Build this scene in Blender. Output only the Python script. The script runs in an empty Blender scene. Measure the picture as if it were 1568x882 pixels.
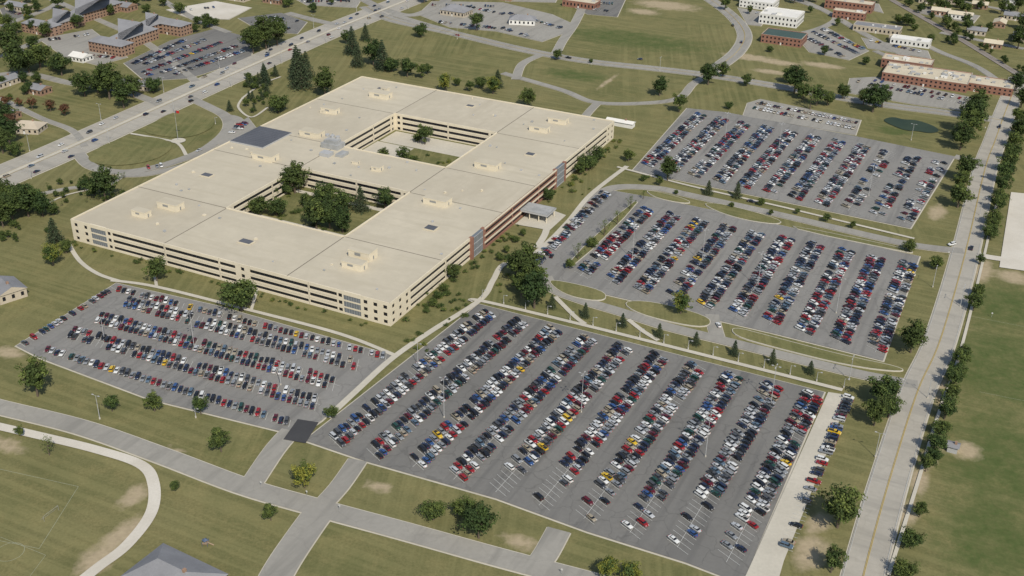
import bpy, math, random
import numpy as np
from mathutils import Vector, Matrix
from mathutils.geometry import tessellate_polygon
if 'BASE_RUN' not in globals():
    try: open('/tmp/base_keep.py','w').write(open(__file__).read())
    except Exception as ex: pass
random.seed(7); rng=np.random.RandomState(3)
scene=bpy.context.scene
col=scene.collection
# ------------------------------------------------------------------ camera / survey
PW,PH=1568.0,882.0; F=1730.0; CH=280.0
U=Vector((0.020,1,925/1730)).normalized()
b=Vector((0,0,-1)); Yv=(b-U*b.dot(U)).normalized(); Xv=Yv.cross(U)
R=Matrix((Xv,Yv,U))
cam=bpy.data.cameras.new("camera"); camo=bpy.data.objects.new("camera",cam); col.objects.link(camo)
camo.matrix_world=Matrix.Translation((0,0,CH))@R.to_4x4()
cam.sensor_width=36; cam.lens=F/PW*36; cam.clip_end=40000; cam.clip_start=1
scene.camera=camo
def P(u,v,z=0.0):
    d=R@Vector(((u-PW/2)/F,(PH/2-v)/F,-1)); t=(z-CH)/d.z
    return Vector((d.x*t,d.y*t,z))
def ppm(u,v):
    p=P(u,v); d=p-Vector((0,0,CH)); return F/((R.transposed()@d).z*-1)
d=R@Vector(((1740-784)/F,(441+465)/F,-1)); E2=Vector((d.x,d.y,0)).normalized(); E1=Vector((E2.y,-E2.x,0))
ANG1=math.atan2(E1.y,E1.x)
# ------------------------------------------------------------------ materials
def newmat(name,rough=0.9,spec=0.3):
    m=bpy.data.materials.new(name); m.use_nodes=True; nt=m.node_tree
    bs=nt.nodes["Principled BSDF"]; bs.inputs["Roughness"].default_value=rough
    bs.inputs["Specular IOR Level"].default_value=spec
    return m,nt,bs
def N(nt,t,**k):
    n=nt.nodes.new(t)
    for a,v in k.items(): setattr(n,a,v)
    return n
def noise(nt,co,scale,detail=4,rough=0.55):
    n=N(nt,'ShaderNodeTexNoise'); n.inputs['Scale'].default_value=scale; n.inputs['Detail'].default_value=detail
    n.inputs['Roughness'].default_value=rough
    nt.links.new(co,n.inputs['Vector']); return n.outputs['Fac']
def ramp(nt,fac,lo,hi):
    m=N(nt,'ShaderNodeMapRange'); m.inputs['From Min'].default_value=lo; m.inputs['From Max'].default_value=hi
    nt.links.new(fac,m.inputs['Value']); return m.outputs['Result']
def mixc(nt,fac,a,b,mode='MIX'):
    m=N(nt,'ShaderNodeMix',data_type='RGBA',blend_type=mode)
    if isinstance(fac,float): m.inputs['Factor'].default_value=fac
    else: nt.links.new(fac,m.inputs['Factor'])
    for s,x in (('A',a),('B',b)):
        i=m.inputs[6 if s=='A' else 7]
        if isinstance(x,(tuple,list)): i.default_value=(x[0],x[1],x[2],1)
        else: nt.links.new(x,i)
    return m.outputs[2]
def mul(nt,a,k):
    mm=N(nt,'ShaderNodeMath',operation='MULTIPLY'); nt.links.new(a,mm.inputs[0]); mm.inputs[1].default_value=k; return mm.outputs[0]
def coords(nt):
    return N(nt,'ShaderNodeTexCoord').outputs['Object']
def gcoords(nt,sx=1,sy=1,rot=0):
    c=coords(nt); mp=N(nt,'ShaderNodeMapping'); mp.inputs['Rotation'].default_value=(0,0,-ANG1+rot)
    nt.links.new(c,mp.inputs['Vector'])
    m2=N(nt,'ShaderNodeMapping'); m2.inputs['Scale'].default_value=(sx,sy,1); nt.links.new(mp.outputs[0],m2.inputs['Vector'])
    return m2.outputs[0]
def surf(name,c1,c2,s1=0.03,s2=0.6,rough=0.9,streak=None,c3=None,lo=.35,hi=.65,crack=None,ck=.25):
    m,nt,bs=newmat(name,rough)
    co=coords(nt)
    a=mixc(nt,ramp(nt,noise(nt,co,s1,5),lo,hi),c1,c2)
    f=ramp(nt,noise(nt,co,s2,4,.7),.25,.75)
    k=tuple(x*0.78 for x in c1)
    a=mixc(nt,f,a,mixc(nt,0.5,a,k))
    if streak:
        g=gcoords(nt,*streak); st=ramp(nt,noise(nt,g,1.0,3),.5,.72)
        a=mixc(nt,st,a,c3 if c3 else tuple(x*0.6 for x in c1))
    if crack:
        v=N(nt,'ShaderNodeTexVoronoi',feature='DISTANCE_TO_EDGE'); v.inputs['Scale'].default_value=crack
        n=N(nt,'ShaderNodeTexNoise'); n.inputs['Scale'].default_value=.15; nt.links.new(co,n.inputs['Vector'])
        vm=N(nt,'ShaderNodeVectorMath',operation='MULTIPLY_ADD'); nt.links.new(n.outputs['Color'],vm.inputs[0]); vm.inputs[1].default_value=(9,9,0); nt.links.new(co,vm.inputs[2])
        nt.links.new(vm.outputs[0],v.inputs['Vector'])
        r=ramp(nt,v.outputs['Distance'],.020,.006); a=mixc(nt,mul(nt,r,ck),a,tuple(x*.5 for x in c1))
    nt.links.new(a,bs.inputs['Base Color']); return m
def plain(name,c,rough=.6,spec=.4,metal=0):
    m,nt,bs=newmat(name,rough,spec); bs.inputs['Metallic'].default_value=metal
    co=coords(nt); a=mixc(nt,ramp(nt,noise(nt,co,1.5,3),.3,.7),c,tuple(x*.85 for x in c)); nt.links.new(a,bs.inputs['Base Color'])
    return m
M={}
M['asph1']=surf("asphalt_worn",(.155,.150,.137),(.195,.188,.170),.02,.5,streak=(.25,.012),c3=(.118,.115,.107),crack=.07,ck=.35)
M['asph2']=surf("asphalt_grey",(.200,.193,.176),(.245,.236,.214),.02,.5,streak=(.25,.012),c3=(.155,.150,.138),crack=.06,ck=.3)
M['asphn']=surf("asphalt_new",(.045,.045,.047),(.06,.06,.06),.05,.8)
M['road']=surf("road_surface",(.335,.312,.262),(.390,.362,.302),.02,.4,streak=(.02,.2),c3=(.28,.262,.222),crack=.04,ck=.12)
M['road2']=surf("road_surface_grey",(.265,.251,.218),(.315,.299,.258),.02,.4,streak=(.2,.02),c3=(.215,.205,.178),crack=.05,ck=.12)
M['conc']=surf("concrete",(.45,.418,.34),(.52,.482,.395),.05,.7)
M['gravel']=surf("pale_gravel",(.50,.46,.38),(.60,.56,.48),.05,1.5)
M['white']=plain("road_paint_white",(.58,.58,.54),.7)
M['fieldw']=plain("worn_field_paint",(.30,.31,.22),.9)
M['yellow']=plain("road_paint_yellow",(.52,.37,.07),.7)
M['cream']=surf("cream_precast",(.62,.55,.41),(.67,.595,.45),.03,.3)
M['roof']=surf("roof_membrane",(.455,.408,.308),(.515,.462,.352),.012,.12,streak=(.02,.15),c3=(.42,.375,.28))
M['roofb']=surf("roof_membrane_aged",(.435,.388,.292),(.50,.448,.342),.016,.15,streak=(.12,.02),c3=(.40,.355,.266))
M['joint']=plain("roof_joint",(.13,.11,.085),.9)
M['glass']=plain("window_glass",(.014,.016,.020),.25,.35)
M['bglass']=plain("stair_glazing",(.15,.165,.175),.4,.35)
M['louver']=plain("louver_grey",(.25,.25,.235),.7)
M['mull']=plain("mullion_dark",(.06,.06,.06),.5)
M['brick']=surf("red_brick",(.235,.115,.080),(.28,.145,.10),.1,1.5)
M['brick2']=surf("brown_brick",(.27,.17,.115),(.32,.21,.145),.1,1.5)
M['tan']=surf("tan_siding",(.42,.36,.27),(.47,.41,.32),.1,1.5)
M['whitew']=surf("white_cladding",(.62,.61,.56),(.70,.68,.63),.1,1)
M['rgrey']=surf("roof_shingle_grey",(.20,.20,.205),(.26,.26,.265),.1,1.5)
M['rdark']=surf("roof_dark",(.085,.092,.105),(.115,.12,.135),.05,1)
M['rgreen']=surf("roof_green",(.05,.085,.075),(.065,.10,.09),.05,1)
M['rwhite']=surf("roof_white",(.64,.62,.56),(.72,.70,.64),.05,.5)
M['rbeige']=surf("roof_beige",(.50,.44,.32),(.58,.51,.38),.05,.5)
M['metal']=plain("galvanised_metal",(.40,.40,.39),.65,.4)
M['mech']=surf("mechanical_grey",(.27,.275,.265),(.40,.40,.385),.2,2)
M['pond']=surf("pond_water",(.022,.040,.026),(.035,.055,.032),.05,.5,.75)
M['dirt']=surf("bare_soil",(.36,.29,.19),(.42,.35,.25),.05,.8)
M['ballast']=surf("rail_ballast",(.22,.19,.16),(.26,.23,.2),.1,1.5)
M['blue']=plain("play_blue",(.08,.11,.17),.6); M['redp']=plain("play_tan",(.30,.22,.14),.6)
def grassmat(name,dry,green,attr=False,mow=.35):
    m,nt,bs=newmat(name,.95,.1)
    co=coords(nt)
    big=ramp(nt,noise(nt,co,.011,6,.62),.36,.64)
    a=mixc(nt,big,green,dry)
    med=ramp(nt,noise(nt,co,.07,6,.72),.46,.74)
    a=mixc(nt,mul(nt,med,.8),a,(dry[0]*1.32+.01,dry[1]*1.2+.01,dry[2]*1.25))
    mid=ramp(nt,noise(nt,co,.028,6,.7),.52,.70)
    a=mixc(nt,mul(nt,mid,.55),a,tuple(x*.80 for x in green))
    fine=ramp(nt,noise(nt,co,.9,4,.7),.35,.85)
    a=mixc(nt,mul(nt,fine,.8),a,tuple(x*.62 for x in green))
    for rot in (0,1.2):
        g=gcoords(nt,.006,.28,rot); st=ramp(nt,noise(nt,g,1.0,2),.46,.58)
        reg=ramp(nt,noise(nt,co,.008,2),.45,.53) if rot==0 else ramp(nt,noise(nt,co,.008,2),.53,.45)
        mm=N(nt,'ShaderNodeMath',operation='MULTIPLY'); nt.links.new(st,mm.inputs[0]); nt.links.new(reg,mm.inputs[1])
        a=mixc(nt,mul(nt,mm.outputs[0],mow),a,tuple(x*1.3 for x in dry))
    if attr:
        at=N(nt,'ShaderNodeAttribute',attribute_name='soil'); sep=N(nt,'ShaderNodeSeparateColor'); nt.links.new(at.outputs['Color'],sep.inputs[0])
        for ch,c in (('Green',(.082,.108,.034)),('Red',(.38,.31,.20))):
            ad=N(nt,'ShaderNodeMath',operation='ADD'); nt.links.new(sep.outputs[ch],ad.inputs[0]); nt.links.new(noise(nt,co,.12,6,.75),ad.inputs[1])
            f=ramp(nt,ad.outputs[0],.80,1.2)
            cl=mixc(nt,ramp(nt,noise(nt,co,.5,4),.3,.7),c,tuple(x*.8 for x in c))
            a=mixc(nt,f,a,cl)
    nt.links.new(a,bs.inputs['Base Color']); return m
M['ground']=grassmat("grass_ground",(.184,.168,.075),(.120,.124,.048),True,.28)
M['grass']=grassmat("lawn",(.178,.165,.073),(.116,.124,.047),mow=.28)
def leafmat(name,c,v=.35):
    m,nt,bs=newmat(name,.8,.15)
    oi=N(nt,'ShaderNodeObjectInfo'); co=coords(nt)
    a=mixc(nt,ramp(nt,noise(nt,co,1.2,3),.3,.7),c,tuple(x*.6 for x in c))
    a=mixc(nt,oi.outputs['Random'],a,mixc(nt,.5,a,(c[0]*1.6+.01,c[1]*1.35,c[2]*1.1)))
    nt.links.new(a,bs.inputs['Base Color']); return m
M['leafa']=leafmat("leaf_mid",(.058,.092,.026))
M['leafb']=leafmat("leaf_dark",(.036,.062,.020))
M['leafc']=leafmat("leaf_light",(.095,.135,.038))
M['leafy']=leafmat("leaf_yellowgreen",(.16,.18,.035))
M['leafr']=leafmat("leaf_russet",(.11,.06,.035))
M['pine']=leafmat("needles",(.035,.06,.032))
M['pineb']=leafmat("needles_light",(.055,.085,.045))
M['bark']=plain("bark",(.11,.085,.06),.95)
m,nt,bs=newmat("car_paint",.28,.5); oi=N(nt,'ShaderNodeObjectInfo'); nt.links.new(oi.outputs['Color'],bs.inputs['Base Color'])
bs.inputs['Coat Weight'].default_value=.5; bs.inputs['Coat Roughness'].default_value=.1; M['paint']=m
M['cglass']=plain("car_glass",(.012,.014,.017),.12,.5)
M['tyre']=plain("tyre_rubber",(.02,.02,.02),.85)
M['lampw']=plain("headlamp",(.7,.7,.7),.2)
M['lampr']=plain("tail_lamp",(.4,.02,.02),.3)
# ------------------------------------------------------------------ mesh builder
class MB:
    def __init__(s): s.v=[];s.f=[];s.m=[];s.names=[]
    def mi(s,k):
        if k not in s.names: s.names.append(k)
        return s.names.index(k)
    def face(s,pts,k):
        n=len(s.v); s.v+= [tuple(p) for p in pts]; s.f.append(tuple(range(n,n+len(pts)))); s.m.append(s.mi(k))
    def obox(s,o,ax,ay,a,bb,z,k,ktop=None):
        a0,a1=a;b0,b1=bb;z0,z1=z
        c=[o+ax*x+ay*y for x,y in ((a0,b0),(a1,b0),(a1,b1),(a0,b1))]
        n=len(s.v)
        s.v+=[(p.x,p.y,z0) for p in c]+[(p.x,p.y,z1) for p in c]
        fs=[(0,3,2,1),(4,5,6,7),(0,1,5,4),(1,2,6,5),(2,3,7,6),(3,0,4,7)]
        if ax.cross(ay).z<0: fs=[tuple(reversed(q)) for q in fs]
        for i,q in enumerate(fs):
            s.f.append(tuple(n+j for j in q)); s.m.append(s.mi(ktop if (i==1 and ktop) else k))
    def cyl(s,p0,p1,r0,r1,k,n=8,cap=True):
        p0=Vector(p0);p1=Vector(p1);ax=(p1-p0).normalized()
        t=Vector((1,0,0)) if abs(ax.x)<.8 else Vector((0,1,0)); x=ax.cross(t).normalized(); y=ax.cross(x)
        b0=len(s.v)
        for p,r in ((p0,r0),(p1,r1)):
            for i in range(n):
                a=2*math.pi*i/n; s.v.append(tuple(p+x*math.cos(a)*r+y*math.sin(a)*r))
        for i in range(n):
            j=(i+1)%n; s.f.append((b0+i,b0+j,b0+n+j,b0+n+i)); s.m.append(s.mi(k))
        if cap:
            s.f.append(tuple(b0+n+i for i in range(n))); s.m.append(s.mi(k))
            s.f.append(tuple(b0+n-1-i for i in range(n))); s.m.append(s.mi(k))
    def mesh(s,name):
        me=bpy.data.meshes.new(name); me.from_pydata(s.v,[],s.f)
        for k in s.names: me.materials.append(M[k])
        me.polygons.foreach_set('material_index',s.m); me.update(); return me
    def obj(s,name,parent=None):
        o=bpy.data.objects.new(name,s.mesh(name)); col.objects.link(o)
        if parent: o.parent=parent
        return o
def inst(name,me,loc,rot=0,sc=(1,1,1),parent=None):
    o=bpy.data.objects.new(name,me); o.location=loc; o.rotation_euler=(0,0,rot); o.scale=sc; col.objects.link(o)
    if parent: o.parent=parent
    return o
def empty(name):
    o=bpy.data.objects.new(name,None); col.objects.link(o); return o
# ------------------------------------------------------------------ ground sheet
def spread(lo,hi,st,outer):
    a=list(np.arange(lo,hi+.1,st)); return [lo-x for x in reversed(outer)]+a+[hi+x for x in outer]
out=[50,150,400,1000,2500,6000,15000]
xs=np.array(spread(-640,640,4,out)); ys=np.array(spread(220,1300,4,out))
X,Y=np.meshgrid(xs,ys); verts=np.stack([X.ravel(),Y.ravel(),np.zeros(X.size)],1)
nx,ny=len(xs),len(ys); ii=(np.arange(ny-1)[:,None]*nx+np.arange(nx-1)[None,:]).ravel()
faces=np.stack([ii,ii+1,ii+nx+1,ii+nx],1)
me=bpy.data.meshes.new("ground"); me.from_pydata(verts.tolist(),[],faces.tolist()); me.materials.append(M['ground'])
ca=me.color_attributes.new("soil",'FLOAT_COLOR','POINT'); soil=np.zeros((len(verts),4)); soil[:,3]=1
def blob(ch,u,v,ru,rv=None,ang=0,amt=.75):
    c=P(u,v); rv=rv or ru; a=ANG1+math.radians(ang)
    dx=verts[:,0]-c.x; dy=verts[:,1]-c.y
    x=dx*math.cos(a)+dy*math.sin(a); y=-dx*math.sin(a)+dy*math.cos(a)
    dd=np.sqrt((x/ru)**2+(y/rv)**2); soil[:,ch]=np.maximum(soil[:,ch],amt*np.clip(1.35-dd,0,1))
for q in [(1240,845,8,14),(1255,800,6,8),(1435,325,7,16),(1150,88,30,12),(1020,8,42,22),(985,18,20,14),(1190,95,26,10),(1260,100,22,10),
          (185,820,6,18),(205,760,6,10),(150,855,8,12),(1478,690,8,10),(1505,415,6,22),(1555,425,14,10),(800,830,12,5),(580,745,8,4),(270,690,6,3),
          (15,540,10,6),(330,15,30,12),(8,680,14,5),(1180,110,20,8),(1408,735,5,14),(1425,700,4,12),(1390,790,5,12),(930,125,3,30),(1440,600,3,20),(1480,430,3,20)]:
    blob(0,*q)
for q in [(970,60,100,40),(1530,560,40,60),(1530,700,34,60),(1520,820,30,45),(1540,470,30,40),(1370,200,20,14),(880,115,40,20)]:
    blob(1,*q,amt=.6)
ca.data.foreach_set('color',soil.ravel()); me.update()
col.objects.link(bpy.data.objects.new("ground",me))
# ------------------------------------------------------------------ flat sheets
ZC=[0.010]; ZR=[.26]
def nextz(lst,st=.002):
    lst[0]+=st; return lst[0]
ZPAINT=.50
def chaikin(pts,n=2):
    for _ in range(n):
        q=[]; m=len(pts)
        for i in range(m):
            a=pts[i];c=pts[(i+1)%m]; q+=[a*.75+c*.25,a*.25+c*.75]
        pts=q
    return pts
def area(p): return .5*sum(p[i].x*p[(i+1)%len(p)].y-p[(i+1)%len(p)].x*p[i].y for i in range(len(p)))
def offset(pts,dst):
    if area(pts)<0: pts=pts[::-1]
    r=[];n=len(pts)
    for i in range(n):
        a,c,e=pts[i-1],pts[i],pts[(i+1)%n]
        d1=(c-a).normalized();d2=(e-c).normalized()
        n1=Vector((d1.y,-d1.x,0));n2=Vector((d2.y,-d2.x,0)); h=(n1+n2)
        if h.length<.2: h=n1
        h.normalize(); r.append(c+h*dst/max(.5,h.dot(n1)))
    return r
def sheet(name,pts,mat,z,parent=None):
    pts=[Vector((p.x,p.y,z)) for p in pts]
    if area(pts)<0: pts=pts[::-1]
    mb=MB(); tr=tessellate_polygon([pts]); mb.v=[tuple(p) for p in pts]
    for t in tr:
        a,c,e=[pts[i] for i in t]
        if (c-a).cross(e-a).z<0: t=(t[0],t[2],t[1])
        mb.f.append(tuple(t)); mb.m.append(mb.mi(mat))
    return mb.obj(name,parent)
def pave(name,px,mat,gutter=.7,smooth=0,world=False):
    pts=list(px) if world else [P(*q) for q in px]
    if smooth: pts=chaikin(pts,smooth)
    if gutter: sheet(name+"_gutter",offset(pts,gutter),'conc',nextz(ZC))
    return sheet(name,pts,mat,nextz(ZR))
def catmull(pts,n=8):
    r=[];m=len(pts)
    for i in range(m-1):
        p0=pts[max(i-1,0)];p1=pts[i];p2=pts[i+1];p3=pts[min(i+2,m-1)]
        for k in range(n):
            t=k/n; r.append(.5*((2*p1)+(p2-p0)*t+(2*p0-5*p1+4*p2-p3)*t*t+(3*p1-p0-3*p2+p3)*t**3))
    r.append(pts[-1]); return r
def strip_pts(line,w0,w1):
    L=[];Rr=[]
    for i,p in enumerate(line):
        d=(line[min(i+1,len(line)-1)]-line[max(i-1,0)]).normalized(); n=Vector((d.y,-d.x,0))
        L.append(p+n*w0);Rr.append(p+n*w1)
    return L,Rr
def ribbon(name,line,w0,w1,mat,z,dash=None,parent=None):
    mb=MB();L,Rr=strip_pts(line,w0,w1); acc=0
    if dash:
        fine=[line[0]]
        for a,c in zip(line,line[1:]):
            n=max(1,int((c-a).length/1.5))
            fine+= [a+(c-a)*(k+1)/n for k in range(n)]
        L,Rr=strip_pts(fine,w0,w1); line=fine
    for i in range(len(line)-1):
        acc+=(line[i+1]-line[i]).length
        if dash and (acc%(dash[0]+dash[1]))>dash[0]: continue
        q=[L[i],L[i+1],Rr[i+1],Rr[i]]
        q=[Vector((p.x,p.y,z)) for p in q]
        if (q[1]-q[0]).cross(q[2]-q[0]).z<0: q=q[::-1]
        mb.face(q,mat)
    return mb.obj(name,parent)
def road(name,px,w,mat='road',gutter=.6,marks=None):
    line=catmull([P(*q) for q in px])
    if gutter: ribbon(name+"_gutter",line,-w/2-gutter,w/2+gutter,'conc',nextz(ZC))
    z=nextz(ZR); ribbon(name,line,-w/2,w/2,mat,z)
    if marks=='yellow':
        ribbon("centre_line",line,-.28,-.12,'yellow',ZPAINT+.004); ribbon("centre_line",line,.12,.28,'yellow',ZPAINT+.004)
        ribbon("edge_line",line,-w/2+.5,-w/2+.62,'white',ZPAINT+.004); ribbon("edge_line",line,w/2-.62,w/2-.5,'white',ZPAINT+.004)
    return line
def island(name,px,mat='grass',h=.14,smooth=0,base=.48):
    pts=[P(*q) for q in px]
    if smooth: pts=chaikin(pts,smooth)
    if area(pts)<0: pts=pts[::-1]
    e=empty(name); inn=offset(pts,-.35)
    mb=MB(); n=len(pts); zt=base+h
    for i in range(n):
        j=(i+1)%n
        a,c=pts[i],pts[j]
        mb.face([(a.x,a.y,0),(c.x,c.y,0),(c.x,c.y,zt),(a.x,a.y,zt)],'conc')
        mb.face([(a.x,a.y,zt),(c.x,c.y,zt),(inn[j].x,inn[j].y,zt),(inn[i].x,inn[i].y,zt)],'conc')
    mb.obj("kerb",e); sheet("turf",inn,mat,zt-.01,e)
pave("parking_lot",[(733,466),(1262,601),(1136,895),(1050,862),(900,815),(760,764),(560,707),(466,675)],'asph1')
pave("parking_lot",[(178,434),(330,468),(602,545),(492,645),(458,668),(230,612),(62,549),(25,530)],'asph2')
pave("parking_lot",[(925,290),(1000,303),(1100,324),(1408,393),(1352,553),(1180,510),(1000,468),(860,436),(826,428),(808,396)],'asph2')
pave("parking_lot",[(1052,166),(1110,172),(1300,207),(1462,240),(1394,350),(1180,305),(968,262)],'asph2')
for q,mt in (([(1145,158),(1165,152),(1318,184),(1310,207),(1138,178)],'road2'),([(1302,120),(1340,118),(1500,152),(1478,170),(1400,160),(1296,142)],'road2'),
    ([(190,97),(262,62),(330,44),(390,60),(384,90),(290,120),(222,124)],'asph1'),([(640,22),(662,2),(770,4),(845,22),(880,38),(862,52),(830,64),(760,48),(690,42)],'road2'),
    ([(1215,52),(1262,40),(1330,78),(1300,92),(1240,80)],'road2'),([(255,15),(330,2),(385,12),(350,30),(290,28)],'gravel'),([(862,2),(960,-6),(945,26),(900,22)],'asph1'),
    ([(60,60),(140,45),(195,88),(150,100),(100,88)],'road2'),([(365,28),(430,20),(470,34),(455,52),(400,48)],'asph1'),([(440,-8),(560,-12),(545,12),(470,8)],'road2'),
    ([(770,-14),(860,-14),(850,4),(775,2)],'road2'),([(1255,-4),(1345,6),(1352,20),(1290,6)],'road2'),([(1320,58),(1420,78),(1425,90),(1330,74)],'road2'),
    ([(1410,10),(1500,24),(1490,36),(1405,20)],'road2'),([(1130,12),(1180,20),(1165,40),(1145,38)],'road2'),([(0,14),(24,4),(50,22),(10,36)],'asph1')):
    pave("parking_lot",q,mt)
pave("concrete_strip",[(1268,601),(1300,606),(1250,735),(1200,860),(1190,895),(1136,895)],'conc',0)
sheet("fresh_asphalt_patch",[P(*q) for q in [(456,643),(488,648),(468,680),(434,674)]],'asphn',.47)
hw=road("highway",[(-200,362),(-60,300),(0,272),(100,229),(250,161),(400,94),(500,50),(600,10),(680,-22),(760,-50)],33,'road',1.0)
ribbon("median",hw,-1.6,1.6,'conc',ZPAINT+.01)
for o_ in (-1.9,1.75): ribbon("lane_line",hw,o_,o_+.16,'yellow',ZPAINT)
for o_ in (-5.4,5.3,-9,8.9,-12.6,12.5): ribbon("lane_line",hw,o_,o_+.16,'white',ZPAINT,dash=(3,9))
road("cross_road",[(560,10),(600,30),(690,50),(800,76),(900,94),(1000,105),(1090,116),(1190,132),(1330,157),(1450,173),(1530,184),(1640,200)],13,'road2',.6,'yellow')
road("curved_road",[(1070,118),(1100,102),(1130,78),(1140,52),(1120,24),(1080,-5),(1040,-25)],13,'road2',.6,'yellow')
rr=road("main_road",[(1560,120),(1540,170),(1524,215),(1508,260),(1478,388),(1440,520),(1405,600),(1362,735),(1325,870),(1300,980)],14.5,'road',.6,'yellow')
road("south_road",[(-80,604),(0,624),(125,655),(245,697),(370,744),(480,776),(620,814),(760,853),(900,890),(1010,918)],9.5,'road2',.6)
R2=lambda n,px,w,mat='road2',g=.4: road(n,px,w,mat,g)
R2("drive",[(790,122),(800,98),(828,84)],7); R2("drive",[(770,112),(860,138),(912,157),(990,158),(1040,150),(1062,128),(1090,112)],6.5)
R2("drive",[(915,158),(905,168),(893,182)],6)
R2("lot_road",[(900,318),(935,289),(1000,288),(1060,300),(1180,326),(1300,354),(1400,376),(1475,385)],7.5)
R2("lot_road",[(835,424),(850,444),(900,463),(950,478),(1020,500),(1100,520),(1220,550),(1310,572),(1360,582),(1405,590)],7.5)
R2("lot_road",[(1090,482),(1094,500),(1100,520)],7); R2("lot_road",[(1462,240),(1500,248),(1512,250)],8)
R2("drive",[(446,660),(420,690),(385,742)],9); R2("drive",[(548,705),(520,745),(490,778)],8)
R2("drive",[(500,770),(470,810),(430,870),(400,930)],12); R2("drive",[(856,812),(835,850),(812,880)],9)
R2("loop_drive",[(120,235),(140,255),(185,264),(240,256),(300,236),(335,214),(350,195),(345,178),(320,164),(290,150)],8)
R2("loop_drive",[(180,268),(230,266),(300,248),(345,222),(368,195),(362,182),(345,178)],7)
R2("loop_drive",[(190,266),(160,285),(110,288),(50,300)],4)
pave("drop_off",[(346,200),(380,180),(392,196),(350,220),(330,222)],'road2',.4)
for px,w in [([(-60,125),(30,112),(110,128),(190,140),(250,162)],8),([(60,-10),(150,30),(215,60),(270,100),(300,125)],7),([(440,20),(500,35),(540,40)],9),([(540,-10),(590,15),(640,22),(700,-10)],10),
    ([(0,88),(40,70),(60,62)],7),([(0,40),(30,30),(80,10),(100,-10)],7),([(350,50),(300,30),(240,-5)],7),([(690,48),(640,34),(600,22)],8),([(850,85),(862,62),(880,36),(900,-5)],8),([(960,-8),(1000,-4),(1080,-6)],7),
    ([(1180,-10),(1240,8),(1280,30),(1215,58)],7),([(1340,78),(1380,100),(1350,122)],6),([(1560,20),(1500,8),(1420,-8)],7),([(1440,50),(1500,62),(1568,75)],7),([(0,150),(60,180),(110,200),(130,225)],5)]:
    R2("residential_road",px,w)
R2("service_road",[(1200,-10),(1260,15),(1320,50),(1390,88)],8); R2("service_road",[(1400,60),(1440,80),(1500,105),(1560,150)],7)
RL=[(1330,-20),(1400,20),(1480,66),(1600,140)]
road("railway",RL,7,'ballast',0)
for o_ in (-.8,.7): ribbon("rail",catmull([P(*q) for q in RL]),o_,o_+.12,'joint',.6)
def path(px,w=2.2,mat='conc'): road("footpath",px,w,mat,0)
path([(960,255),(905,298),(868,342),(820,388),(772,405),(755,430),(735,460),(660,508),(600,550),(545,600),(502,640)],3.2)
for px,w in [([(720,462),(740,462),(900,500),(1100,550),(1290,598)],2.6),([(945,256),(1060,286),(1200,318),(1400,366)],2.2),([(850,455),(880,485),(896,497)],2.6),([(962,490),(985,508),(1008,522)],2.6),
    ([(104,372),(122,400),(150,420),(185,432)],2.4),([(170,430),(240,440),(380,475),(520,512),(605,545)],2.4),([(822,380),(835,358),(838,340)],4),([(200,205),(240,212),(272,220),(285,238)],2.4),
    ([(60,320),(100,300),(160,285),(185,268)],1.6),([(232,392),(240,440)],1.6),([(395,440),(385,475)],1.6),([(372,150),(365,165),(385,180),(410,165)],1.8),([(372,150),(400,130),(430,118)],1.8)]: path(px,w)
road("gravel_track",[(-40,645),(60,668),(150,690),(215,712),(235,740),(232,785),(195,835),(150,870),(100,910)],4.6,'gravel',0)
pave("gravel_yard",[(1548,295),(1600,300),(1600,420),(1530,410)],'gravel',0)
road("gravel_track",[(1500,392),(1540,398),(1600,402)],6,'gravel',0)
road("kerb_walk",[(1545,258),(1524,320),(1505,400),(1470,540),(1435,640),(1405,740),(1360,882)],1.4,'conc',0)
for q,s in (([(836,430),(860,431),(925,446),(930,460),(905,462),(862,452)],2),([(950,462),(1000,462),(1085,485),(1090,500),(1060,502),(975,482)],2),([(1120,500),(1180,516),(1290,545),(1380,563),(1385,572),(1300,562),(1180,532),(1122,515)],2),
    ([(968,309),(980,311),(878,412),(862,408)],1),([(1070,312),(1105,312),(1200,338),(1190,346),(1120,334)],2),([(985,290),(1040,302),(1062,312),(1040,312),(1000,303)],2),([(1210,345),(1390,382),(1400,388),(1390,388),(1225,354)],1)):
    island("grass_island",q,smooth=s)
pave("pond",[(1350,184),(1366,179),(1384,184),(1402,184),(1430,193),(1440,202),(1424,205),(1404,201),(1388,201),(1364,192)],'pond',0,2)
pave("lawn_panel",[(128,248),(150,225),(200,208),(250,212),(268,225),(240,246),(180,256)],'grass',0,2)
pave("lawn_panel",[(212,202),(262,172),(300,168),(330,182),(325,198),(290,212),(250,210)],'grass',0,2)
def seg(mb,a,c,w=.15,z=.32,k='white'):
    d=(c-a)
    if d.length<.01: return
    d.normalize(); n=Vector((-d.y,d.x,0))*w/2
    mb.face([(p.x,p.y,z) for p in (a-n,c-n,c+n,a+n)],k)
mb=MB()
fp=[P(*q) for q in [(-60,705),(120,745),(60,840),(-140,800)]]
for i in range(4): seg(mb,fp[i],fp[(i+1)%4],.15,.006,'fieldw')
c=P(15,845)
for k in range(24):
    a=2*math.pi*k/24; b2=2*math.pi*(k+1)/24
    seg(mb,c+Vector((math.cos(a),math.sin(a),0))*5,c+Vector((math.cos(b2),math.sin(b2),0))*5,.15,.006,'fieldw')
for q in ([(0,822),(70,850)],[(70,850),(40,890)],[(1465,480),(1568,500)],[(1500,600),(1600,620)]): seg(mb,P(*q[0]),P(*q[1]),.12,.008,'fieldw')
mb.obj("field_markings")
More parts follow.
